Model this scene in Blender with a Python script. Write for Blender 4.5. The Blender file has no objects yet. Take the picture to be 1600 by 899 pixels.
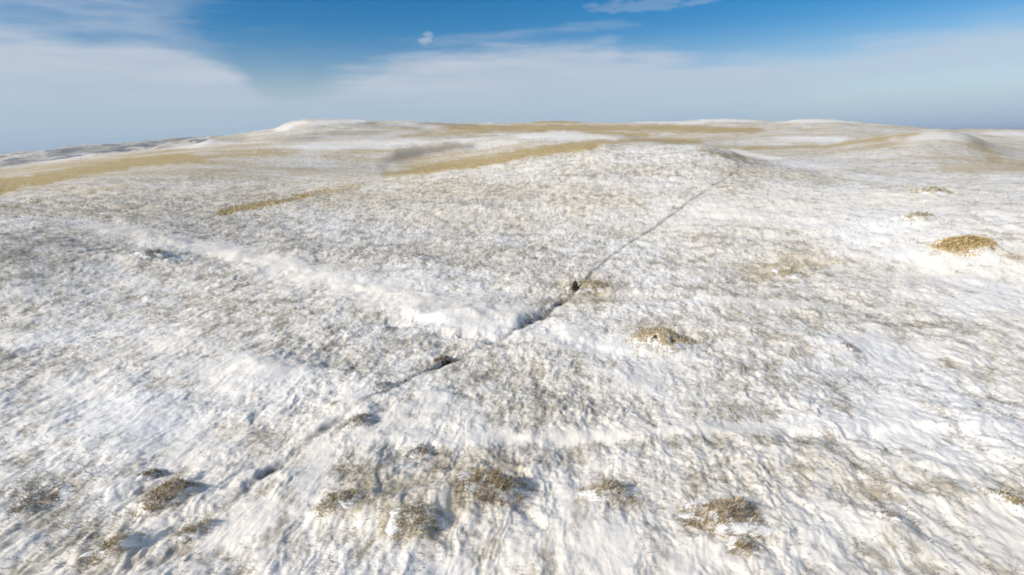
import bpy, math, random
import numpy as np
from mathutils import Matrix, Vector

# ------------------------------------------------------------------ camera
W0, H0 = 1600.0, 899.0            # the photograph's own frame, used to read bearings off it
FPX = 873.0                       # focal length in those pixels
CAM_H = 12.0
PITCH = math.radians(14.36)
ROLL = math.radians(-1.36)
scene = bpy.context.scene
col = scene.collection
R = Matrix.Rotation(math.pi / 2 - PITCH, 3, 'X') @ Matrix.Rotation(ROLL, 3, 'Z')
cam_data = bpy.data.cameras.new('camera')
cam = bpy.data.objects.new('camera', cam_data)
col.objects.link(cam)
cam.matrix_world = Matrix.Translation((0, 0, CAM_H)) @ R.to_4x4()
cam_data.sensor_width = 36.0
cam_data.lens = 36.0 * FPX / W0
cam_data.clip_start = 0.1
cam_data.clip_end = 40000.0
scene.camera = cam
RM = np.array(R)

# ------------------------------------------------------------------ world, sun, exposure
SUN_EL, SUN_AZ = math.radians(31.0), math.radians(-116.0)   # azimuth clockwise from the view axis (+Y)
world = bpy.data.worlds.new('World')
scene.world = world
world.use_nodes = True
nt = world.node_tree
nt.nodes.clear()


def N(tree, kind, **kw):
    n = tree.nodes.new(kind)
    for k, v in kw.items():
        if k == 'inp':
            for a, b in v.items():
                n.inputs[a].default_value = b
        else:
            setattr(n, k, v)
    return n


def math_node(tree, op, a, b=None, c=None, clamp=False):
    n = tree.nodes.new('ShaderNodeMath')
    n.operation = op
    n.use_clamp = clamp
    for i, v in enumerate((a, b, c)):
        if v is None:
            continue
        if isinstance(v, (int, float)):
            n.inputs[i].default_value = v
        else:
            tree.links.new(v, n.inputs[i])
    return n.outputs[0]


def mix_col(tree, fac, a, b, mode='MIX'):
    n = tree.nodes.new('ShaderNodeMix')
    n.data_type = 'RGBA'
    n.blend_type = mode
    for i, v in ((0, fac), (6, a), (7, b)):
        if isinstance(v, (int, float)):
            n.inputs[i].default_value = v
        elif isinstance(v, tuple):
            n.inputs[i].default_value = (*v, 1) if len(v) == 3 else v
        else:
            tree.links.new(v, n.inputs[i])
    return n.outputs[2]


def smooth(tree, v, lo, hi, t0=0.0, t1=1.0):
    n = tree.nodes.new('ShaderNodeMapRange')
    n.interpolation_type = 'SMOOTHSTEP'
    tree.links.new(v, n.inputs[0])
    n.inputs[1].default_value, n.inputs[2].default_value = lo, hi
    n.inputs[3].default_value, n.inputs[4].default_value = t0, t1
    return n.outputs[0]


sky = N(nt, 'ShaderNodeTexSky', sky_type='NISHITA', sun_disc=False, sun_elevation=SUN_EL,
        sun_rotation=SUN_AZ, altitude=1000.0, air_density=1.0, dust_density=0.6, ozone_density=2.5)
tc = N(nt, 'ShaderNodeTexCoord')
sep = N(nt, 'ShaderNodeSeparateXYZ')
nt.links.new(tc.outputs['Generated'], sep.inputs[0])
sx, sy, sz = sep.outputs
az = math_node(nt, 'ARCTAN2', sx, sy)                       # bearing, 0 = +Y
el = math_node(nt, 'ARCSINE', sz)
azn = math_node(nt, 'MULTIPLY_ADD', az, 1 / (2 * math.pi), 0.5)
# top edge of the high cloud sheet, in degrees of elevation, against bearing in degrees
edge = [(-180, 9), (-120, 14), (-70, 11), (-48, 9.6), (-39.7, 9.4), (-35.2, 9.3), (-29.7, 9.5), (-26.5, 8.7), (-24.6, 7.4),
        (-22.8, 5.6), (-20.8, 4.9), (-18.0, 6.0), (-14, 7.0), (-8.6, 8.4), (-1.9, 9.2), (3.6, 9.6), (9.4, 9.6), (11.1, 8.2),
        (18.3, 7.3), (26.2, 7.1), (30.9, 7.5), (35.1, 7.7), (40.7, 7.8), (70, 8), (120, 12), (180, 9)]
ramp = N(nt, 'ShaderNodeValToRGB')
els = ramp.color_ramp.elements
ramp.color_ramp.interpolation = 'LINEAR'
while len(els) > 1:
    els.remove(els[0])
for i, (a, e) in enumerate(edge):
    p = a / 360 + 0.5
    x = els[0] if i == 0 else els.new(p)
    x.position = p
    x.color = (e / 20,) * 3 + (1,)
nt.links.new(azn, ramp.inputs[0])
edge_r = math_node(nt, 'MULTIPLY', ramp.outputs[0], math.radians(20))
# ragged, wind-drawn edge and inner texture
mp = N(nt, 'ShaderNodeCombineXYZ')
nt.links.new(az, mp.inputs[0])
nt.links.new(math_node(nt, 'MULTIPLY', el, 4.0), mp.inputs[1])
n1 = N(nt, 'ShaderNodeTexNoise', inp={'Scale': 5.0, 'Detail': 7.0, 'Roughness': 0.55})
nt.links.new(mp.outputs[0], n1.inputs['Vector'])
wob = math_node(nt, 'MULTIPLY', math_node(nt, 'SUBTRACT', n1.outputs[0], 0.5), math.radians(3.4))
depth = math_node(nt, 'SUBTRACT', math_node(nt, 'ADD', edge_r, wob), el)
mp2 = N(nt, 'ShaderNodeCombineXYZ')
nt.links.new(az, mp2.inputs[0])
nt.links.new(math_node(nt, 'MULTIPLY', el, 7.0), mp2.inputs[1])
mp2.inputs[2].default_value = 3.7
n6 = N(nt, 'ShaderNodeTexNoise', inp={'Scale': 7.0, 'Detail': 7.0, 'Roughness': 0.6})
nt.links.new(mp2.outputs[0], n6.inputs['Vector'])
sheet = smooth(nt, math_node(nt, 'MULTIPLY_ADD', n6.outputs[0], math.radians(3.6), math_node(nt, 'SUBTRACT', depth, math.radians(1.8))), math.radians(-0.9), math.radians(1.9))
# thinner streaks higher up
n3 = N(nt, 'ShaderNodeTexNoise', inp={'Scale': 3.0, 'Detail': 6.0, 'Roughness': 0.5})
nt.links.new(mp2.outputs[0], n3.inputs['Vector'])
wisp = smooth(nt, n3.outputs[0], 0.58, 0.80, 0.0, 0.4)
# broken cloud fields added overhead, out of view, to make the skylight less blue
n4 = N(nt, 'ShaderNodeTexNoise', inp={'Scale': 2.6, 'Detail': 7.0, 'Roughness': 0.55})
nt.links.new(tc.outputs['Generated'], n4.inputs['Vector'])
over = math_node(nt, 'MULTIPLY', smooth(nt, n4.outputs[0], 0.36, 0.60, 0.0, 0.75), smooth(nt, el, math.radians(15), math.radians(32)))
veil_az = math_node(nt, 'MULTIPLY_ADD', n6.outputs[0], math.radians(14), az)
leftish = math_node(nt, 'MULTIPLY', smooth(nt, veil_az, math.radians(-17), math.radians(-24), 0.0, 0.75), math_node(nt, 'MULTIPLY_ADD', n6.outputs[0], 1.6, -0.28), clamp=True)


n5 = N(nt, 'ShaderNodeTexNoise', inp={'Scale': 30.0, 'Detail': 5.0, 'Roughness': 0.6})
nt.links.new(mp.outputs[0], n5.inputs['Vector'])


def blob(a, e, wa, we, s):
    da = math_node(nt, 'DIVIDE', math_node(nt, 'SUBTRACT', az, math.radians(a)), math.radians(wa))
    de = math_node(nt, 'DIVIDE', math_node(nt, 'SUBTRACT', el, math.radians(e)), math.radians(we))
    d = math_node(nt, 'ADD', math_node(nt, 'MULTIPLY', da, da), math_node(nt, 'MULTIPLY', de, de))
    d = math_node(nt, 'ADD', d, math_node(nt, 'MULTIPLY_ADD', n5.outputs[0], 5.0, -2.5))
    return smooth(nt, d, 1.3, 0.0, 0.0, s)


dens = math_node(nt, 'MULTIPLY', sheet, math_node(nt, 'MULTIPLY_ADD', math_node(nt, 'ADD', math_node(nt, 'MULTIPLY', n3.outputs[0], 0.6), math_node(nt, 'MULTIPLY', n6.outputs[0], 0.4)), 1.5, 0.03, clamp=True))
dens = math_node(nt, 'MAXIMUM', dens, wisp)
dens = math_node(nt, 'MAXIMUM', dens, leftish)
dens = math_node(nt, 'MAXIMUM', dens, over)
dens = math_node(nt, 'MAXIMUM', dens, blob(-7.5, 9.6, 0.8, 0.6, 0.5))
dens = math_node(nt, 'MAXIMUM', dens, blob(13.0, 11.9, 6.0, 0.6, 0.22))
thin = smooth(nt, az, math.radians(20), math.radians(33), 0.0, 0.30)
dens = math_node(nt, 'MULTIPLY', dens, math_node(nt, 'SUBTRACT', 1.0, thin))
gap = blob(40.0, 3.9, 6.0, 0.9, 0.45)                       # blue showing through on the right
dens = math_node(nt, 'MULTIPLY', dens, math_node(nt, 'SUBTRACT', 1.0, gap))
dens = math_node(nt, 'MAXIMUM', dens, smooth(nt, el, math.radians(7.5), math.radians(0.0), 0.0, 1.0))
hue = N(nt, 'ShaderNodeHueSaturation', inp={'Saturation': 1.5, 'Value': 0.85})
nt.links.new(sky.outputs[0], hue.inputs['Color'])
SKY_STR = 0.085
c_hi, c_lo = (4.9, 5.4, 6.2), (3.35, 4.55, 5.9)            # lit sheet, and its distant low part
cl = mix_col(nt, smooth(nt, el, math.radians(0.5), math.radians(8.0)), c_lo, c_hi)
hue2 = N(nt, 'ShaderNodeHueSaturation', inp={'Saturation': 0.95, 'Value': 0.85})
nt.links.new(sky.outputs[0], hue2.inputs['Color'])
clear = mix_col(nt, smooth(nt, el, math.radians(4.0), math.radians(11.0)), hue2.outputs[0], hue.outputs[0])
out_col = mix_col(nt, dens, clear, cl)
bg = N(nt, 'ShaderNodeBackground', inp={'Strength': SKY_STR})
nt.links.new(out_col, bg.inputs[0])
wo = N(nt, 'ShaderNodeOutputWorld')
nt.links.new(bg.outputs[0], wo.inputs[0])

sl = bpy.data.lights.new('sun', 'SUN')
sl.energy = 3.3
sl.angle = math.radians(1.5)
sl.color = (1.0, 0.925, 0.81)
sun = bpy.data.objects.new('sun', sl)
col.objects.link(sun)
to_sun = Vector((math.sin(SUN_AZ) * math.cos(SUN_EL), math.cos(SUN_AZ) * math.cos(SUN_EL), math.sin(SUN_EL)))
sun.rotation_euler = to_sun.to_track_quat('Z', 'Y').to_euler()

vs = scene.view_settings
vs.view_transform = 'Standard'
vs.look = 'None'
vs.gamma = 1.0
vs.exposure = 0.44
vs.use_curve_mapping = False
scene.render.filter_size = 1.9 if hasattr(scene.render, 'filter_size') else 1.5
scene.render.engine = 'CYCLES'
scene.cycles.filter_width = 1.9
scene.cycles.max_bounces = 4

# ------------------------------------------------------------------ numeric helpers
rng = np.random.default_rng(7)
random.seed(7)


def project(P):
    """world points (n,3) -> bearings in the photograph's frame"""
    q = (P - np.array([0, 0, CAM_H])) @ RM
    zc = np.minimum(q[:, 2], -1e-6)
    return W0 / 2 + FPX * q[:, 0] / -zc, H0 / 2 - FPX * q[:, 1] / -zc, q[:, 2] < -1e-3


def ray(px, py):
    d = RM @ np.array([(px - W0 / 2) / FPX, -(py - H0 / 2) / FPX, -1.0])
    return d / np.linalg.norm(d)


_perm = rng.permutation(4096).astype(np.int64)
_ang = rng.random(4096) * 2 * math.pi
_gx, _gy = np.cos(_ang), np.sin(_ang)


def perlin(x, y, seed=0):
    xi, yi = np.floor(x).astype(np.int64), np.floor(y).astype(np.int64)
    xf, yf = x - xi, y - yi
    u, v = xf * xf * xf * (xf * (xf * 6 - 15) + 10), yf * yf * yf * (yf * (yf * 6 - 15) + 10)

    def g(i, j, dx, dy):
        h = _perm[(_perm[(i + seed * 131) & 4095] + j) & 4095]
        return _gx[h] * dx + _gy[h] * dy
    a = g(xi, yi, xf, yf)
    b = g(xi + 1, yi, xf - 1, yf)
    c = g(xi, yi + 1, xf, yf - 1)
    d = g(xi + 1, yi + 1, xf - 1, yf - 1)
    return 1.4 * ((a + (b - a) * u) + ((c + (d - c) * u) - (a + (b - a) * u)) * v)


def fbm(x, y, octs, seed=0, gain=0.5):
    s, a, t = 0, 1.0, 0
    for k in range(octs):
        s = s + a * perlin(x * 2 ** k, y * 2 ** k, seed + k)
        t += a
        a *= gain
    return s / t


def sstep(v, lo, hi):
    t = np.clip((v - lo) / (hi - lo), 0, 1)
    return t * t * (3 - 2 * t)


def seg_dist(x, y, pts, sxx=1.0, syy=1.0):
    """distance to a polyline, with the two axes scaled; also the running position along it and the signed side"""
    best = np.full(x.shape, 1e9)
    side = np.zeros(x.shape)
    if len(pts) == 1:
        return np.hypot((x - pts[0][0]) / sxx, (y - pts[0][1]) / syy), side
    for (x0, y0), (x1, y1) in zip(pts[:-1], pts[1:]):
        dx, dy = (x1 - x0) / sxx, (y1 - y0) / syy
        ax, ay = (x - x0) / sxx, (y - y0) / syy
        t = np.clip((ax * dx + ay * dy) / (dx * dx + dy * dy + 1e-12), 0, 1)
        ex, ey = ax - t * dx, ay - t * dy
        d = np.hypot(ex, ey)
        s = (dx * ay - dy * ax) / (math.hypot(dx, dy) + 1e-12)
        m = d < best
        best = np.where(m, d, best)
        side = np.where(m, s, side)
    return best, side


# ------------------------------------------------------------------ shape of the land
# Ridge and valley lines: distance in metres from the viewpoint and, against bearing, how high each stands in the view.
XS = np.array([-200, 0, 60, 130, 200, 300, 350, 400, 430, 450, 480, 520, 560, 600, 640, 700, 760, 800, 850, 900, 930, 960,
               1000, 1050, 1090, 1130, 1160, 1200, 1220, 1260, 1300, 1350, 1420, 1455, 1490, 1515, 1540, 1600, 1800], float)


def curve(pts):
    p = np.array(pts, float)
    return np.interp(XS, p[:, 0], p[:, 1])


LINES = [
    (75, curve([(0, 384), (300, 378), (600, 372), (900, 362), (1200, 352), (1600, 345)])),
    (105, curve([(0, 326), (300, 322), (600, 312), (800, 296), (930, 288), (1100, 286), (1300, 296), (1600, 300)])),
    (150, curve([(0, 296), (150, 286), (300, 282), (450, 284), (600, 278), (700, 264), (850, 239), (930, 227), (1090, 226),
                 (1130, 232), (1160, 245), (1250, 260), (1300, 266), (1450, 280), (1600, 282)])),
    (205, curve([(0, 284), (150, 270), (300, 262), (450, 266), (600, 270), (700, 270), (850, 256), (930, 246), (1090, 246),
                 (1160, 251), (1250, 248), (1300, 250), (1400, 246), (1450, 245), (1490, 246), (1540, 257), (1600, 266)])),
    (250, curve([(0, 278), (150, 260), (300, 250), (430, 250), (600, 256), (640, 256), (720, 250), (820, 233), (960, 226),
                 (1090, 236), (1160, 241), (1300, 238), (1400, 224), (1450, 221), (1490, 222), (1540, 240), (1600, 256)])),
    (330, curve([(0, 270), (150, 250), (300, 236), (430, 228), (560, 226), (620, 225), (700, 219), (760, 214), (820, 209), (960, 209),
                 (1050, 222), (1160, 230), (1300, 228), (1400, 209), (1450, 205), (1490, 202), (1515, 210), (1540, 221), (1570, 235), (1600, 245)])),
    (430, curve([(0, 266), (150, 246), (300, 231), (430, 217), (560, 214), (640, 215), (820, 222), (960, 220),
                 (1090, 217), (1300, 214), (1400, 216), (1490, 218), (1540, 226), (1600, 232)])),
    (560, curve([(0, 262), (150, 242), (300, 227), (430, 208), (480, 201), (560, 202), (640, 203), (820, 204), (960, 203),
                 (1090, 201), (1220, 201), (1300, 200), (1400, 207), (1490, 212), (1540, 216), (1600, 220)])),
    (720, curve([(0, 266), (60, 260), (150, 247), (300, 228), (345, 214), (365, 209), (400, 207), (430, 202), (448, 192), (475, 187), (560, 187.5),
                 (600, 192), (640, 189.5), (680, 193), (760, 193), (800, 194), (850, 190), (900, 190.5), (950, 193), (1050, 191),
                 (1130, 186), (1165, 188), (1220, 191.5), (1250, 186), (1280, 184.5), (1310, 189), (1350, 192), (1400, 194), (1430, 200), (1490, 204), (1515, 202), (1540, 201), (1570, 204), (1600, 203)])),
    (950, curve([(0, 268), (60, 262), (150, 250), (300, 236), (400, 222), (480, 215), (800, 212), (1300, 210), (1420, 210), (1540, 207), (1600, 210)])),
    (1500, curve([(0, 268), (60, 262), (150, 252), (300, 240), (400, 228), (800, 226), (1600, 214)])),
    (2000, curve([(0, 248), (40, 249), (60, 243), (130, 233), (160, 236), (200, 228), (300, 219), (350, 217), (400, 220), (800, 224), (1600, 212)])),
    (2700, curve([(0, 244), (45, 240), (90, 235), (130, 230), (170, 228), (220, 224), (270, 219.5), (300, 217.5), (350, 216), (420, 222), (800, 228), (1600, 212)])),
    (4500, curve([(0, 253), (300, 240), (800, 232), (1600, 215)])),
]
NA, ND = 1400, 700
AZ = np.radians(np.linspace(-56, 56, NA))
LD = np.linspace(math.log(40), math.log(7000), ND)


def z_for(D, Y):
    """height of the ground at distance D along each bearing AZ so that it is seen at Y"""
    e = np.zeros(NA)
    for _ in range(14):
        P = np.stack([D * np.sin(AZ), D * np.cos(AZ), CAM_H + D * np.tan(e)], 1)
        px, py, ok = project(P)
        e = e + np.clip((py - np.interp(px, XS, Y)) / FPX * 0.95, -0.1, 0.1)
    return CAM_H + D * np.tan(e)


kd = [math.log(40), math.log(55)]
kz = [np.zeros(NA), np.zeros(NA) + 0.02]
for D, Y in LINES:
    kd.append(math.log(D))
    kz.append(z_for(D, Y))
kd.append(math.log(7000))
kz.append(np.full(NA, -30.0))
kd, kz = np.array(kd), np.array(kz)
# blur each line a little along the bearing so knees in it read as rounded land
ker = np.exp(-0.5 * (np.arange(-10, 11) / 3.2) ** 2)
ker /= ker.sum()
for i in range(len(kz)):
    sg = 26.0 if kd[i] < math.log(300) else (9.0 if kd[i] < math.log(500) else 3.0)
    if abs(kd[i] - math.log(150)) < .01:
        sg = 10.0
    ker = np.exp(-0.5 * (np.arange(-80, 81) / sg) ** 2)
    ker /= ker.sum()
    kz[i] = np.convolve(np.pad(kz[i], 80, 'edge'), ker, 'valid')
# monotone cubic along the distance
h = np.diff(kd)[:, None]
dl = np.diff(kz, axis=0) / h
m = np.zeros_like(kz)
prod = dl[:-1] * dl[1:]
m[1:-1] = np.where(prod > 0, 2 * prod / (dl[:-1] + dl[1:] + 1e-12), 0)
ZT = np.zeros((ND, NA))
for r, l in enumerate(LD):
    k = min(max(np.searchsorted(kd, l) - 1, 0), len(kd) - 2)
    t = (l - kd[k]) / (kd[k + 1] - kd[k])
    hh = kd[k + 1] - kd[k]
    t2, t3 = t * t, t * t * t
    ZT[r] = (2 * t3 - 3 * t2 + 1) * kz[k] + (t3 - 2 * t2 + t) * hh * m[k] + (-2 * t3 + 3 * t2) * kz[k + 1] + (t3 - t2) * hh * m[k + 1]


def base_z(x, y):
    D = np.hypot(x, y) + 1e-9
    a = np.arctan2(x, y)
    fa = np.clip((a - AZ[0]) / (AZ[-1] - AZ[0]), 0, 1) * (NA - 1.001)
    fd = np.clip((np.log(D) - LD[0]) / (LD[-1] - LD[0]), 0, 1) * (ND - 1.001)
    i, j = fd.astype(int), fa.astype(int)
    u, v = fd - i, fa - j
    z = (ZT[i, j] * (1 - u) * (1 - v) + ZT[i + 1, j] * u * (1 - v) + ZT[i, j + 1] * (1 - u) * v + ZT[i + 1, j + 1] * u * v)
    z = np.where(D < 41, 0, z)
    # behind the viewpoint the land settles to a level plain
    back = sstep(np.abs(a), math.radians(60), math.radians(150))
    return z * (1 - back)


def flat(px, py):
    """where a bearing meets the level near ground"""
    d = ray(px, py)
    t = CAM_H / -d[2]
    return (d[0] * t, d[1] * t)


STREAK = math.radians(11)          # the way the wind has combed the snow and grass (bearing)
ca, sa = math.cos(STREAK), math.sin(STREAK)


def along(x, y):
    return x * ca - y * sa, x * sa + y * ca   # across, along


# near relief: (points read off the photo, half-width m, height m, kind)
TRAIL_PX = [(1166, 254), (1140, 276), (1110, 293), (1075, 318), (1040, 342), (1000, 368), (960, 396), (925, 426), (897, 457),
            (862, 476), (838, 492), (812, 509), (780, 527), (740, 546), (690, 566), (650, 588), (600, 618), (560, 642), (500, 678),
            (430, 728), (360, 782), (290, 842), (200, 910)]


def march(px, py):
    d = ray(px, py)
    t = np.linspace(8, 160, 6000)
    X, Y, Z = d[0] * t, d[1] * t, CAM_H + d[2] * t
    below = np.nonzero(Z < base_z(X, Y))[0]
    k = below[0] if len(below) else len(t) - 1
    return (X[k], Y[k])


TRAIL = [march(*p) for p in TRAIL_PX]
RELIEF = [
    ([(230, 378), (330, 392), (440, 418), (560, 452), (650, 478), (760, 505)], 2.2, 0.50, 'scarp'),
    ([(860, 500), (900, 530), (1000, 548)], 1.2, 0.3, 'scarp'), ([(640, 492), (720, 518), (800, 508)], 1.3, 0.75, 'scarp'),
    ([(640, 697), (800, 692), (1000, 684), (1200, 680), (1420, 672), (1560, 668)], 0.75, 0.26, 'scarp'),
    ([(845, 488)], 0.9, -0.45, 'bump'), ([(1030, 535)], 1.7, 0.42, 'bump'), ([(925, 450)], 1.9, 0.30, 'bump'),
    ([(670, 632)], 1.1, 0.28, 'bump'), ([(410, 572)], 2.2, 0.45, 'bump'), ([(560, 640)], 1.4, 0.35, 'bump'),
    ([(510, 555)], 1.6, -0.35, 'bump'),
    ([(540, 800), (650, 810), (760, 765)], 1.0, 0.40, 'bump'), ([(955, 770)], 0.75, 0.32, 'bump'),
    ([(1110, 818), (1160, 800)], 0.6, 0.32, 'bump'), ([(1160, 862)], 0.4, 0.14, 'bump'), ([(262, 782)], 0.8, 0.34, 'bump'),
    ([(305, 832)], 0.45, 0.22, 'bump'), ([(180, 858)], 0.7, 0.28, 'bump'), ([(60, 790)], 1.0, -0.3, 'bump'),
    ([(825, 800)], 0.5, -0.15, 'bump'), ([(1390, 820)], 1.0, 0.22, 'bump'), ([(1290, 540)], 1.8, 0.30, 'bump'),
    ([(1340, 505), (1440, 500)], 1.5, 0.3, 'scarp'), ([(1505, 395)], 3.0, 0.55, 'bump'), ([(1435, 346)], 3.0, 0.5, 'bump'),
    ([(1455, 307)], 4.5, 0.6, 'bump'), ([(240, 402)], 2.0, 0.4, 'bump'), ([(650, 408)], 2.0, 0.4, 'bump'),
    ([(940, 455), (1050, 462), (1300, 490)], 1.2, 0.22, 'scarp'),
    ([(1170, 400), (1330, 408)], 2.0, 0.35, 'scarp'),
    ([(1500, 640), (1600, 700)], 1.2, 0.3, 'bump'), ([(1520, 780)], 0.8, 0.25, 'bump'), ([(1450, 730)], 0.7, 0.2, 'bump'),
    ([(560, 668)], 0.7, 0.2, 'bump'), ([(1240, 665)], 0.8, -0.1, 'bump'),
]
RELIEF = [([march(*p) for p in pts], w, a, k) for pts, w, a, k in RELIEF]
trail_hollows = [(march(842, 490), 2.1, 0.50), (march(880, 468), .9, 0.25), (march(700, 562), 1.1, 0.50), (march(425, 730), 0.7, 0.20)]


def relief_z(x, y, D):
    z = np.zeros_like(x)
    near = D < 170
    xn, yn = x[near], y[near]
    zz = 0.42 * fbm(xn / 10, yn / 10, 2, 20) + 0.20 * fbm(xn / 3.2, yn / 3.2, 2, 24)
    wx = xn + 0.9 * perlin(xn / 2.2, yn / 2.2, 31) + .35 * perlin(xn / .8, yn / .8, 37)
    wy = yn + 0.9 * perlin(xn / 2.2, yn / 2.2, 33) + .35 * perlin(xn / .8, yn / .8, 38)
    for pts, w, a, kind in RELIEF:
        d, s = seg_dist(wx, wy, pts)
        if kind == 'bump':
            zz += a * np.exp(-(d / w) ** 2)
        else:   # a low bank falling towards the viewpoint
            br = 0.62 + 0.75 * perlin(xn / 3.4, yn / 3.4, 35) + 0.35 * perlin(xn / 1.1, yn / 1.1, 36)
            prof = np.tanh(s / (w * 0.55)) * np.exp(-(d / (w * 1.6)) ** 2)
            zz += 0.62 * a * np.clip(br, 0.0, 1.4) * prof
    z[near] = zz
    return z


def tussock(x, y, D):
    """height of the tussocks and wind-combed snow ribs"""
    u, v = along(x, y)
    uu = u + 0.25 * perlin(u / 0.9, v / 1.6, 40)
    a = perlin(uu / 0.38, v / 0.66, 41)
    b = perlin(uu / 0.17, v / 0.28, 42)
    c = perlin(uu / 0.95, v / 2.0, 43)
    t = 0.56 * a + 0.27 * b + 0.72 * c
    return t


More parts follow.
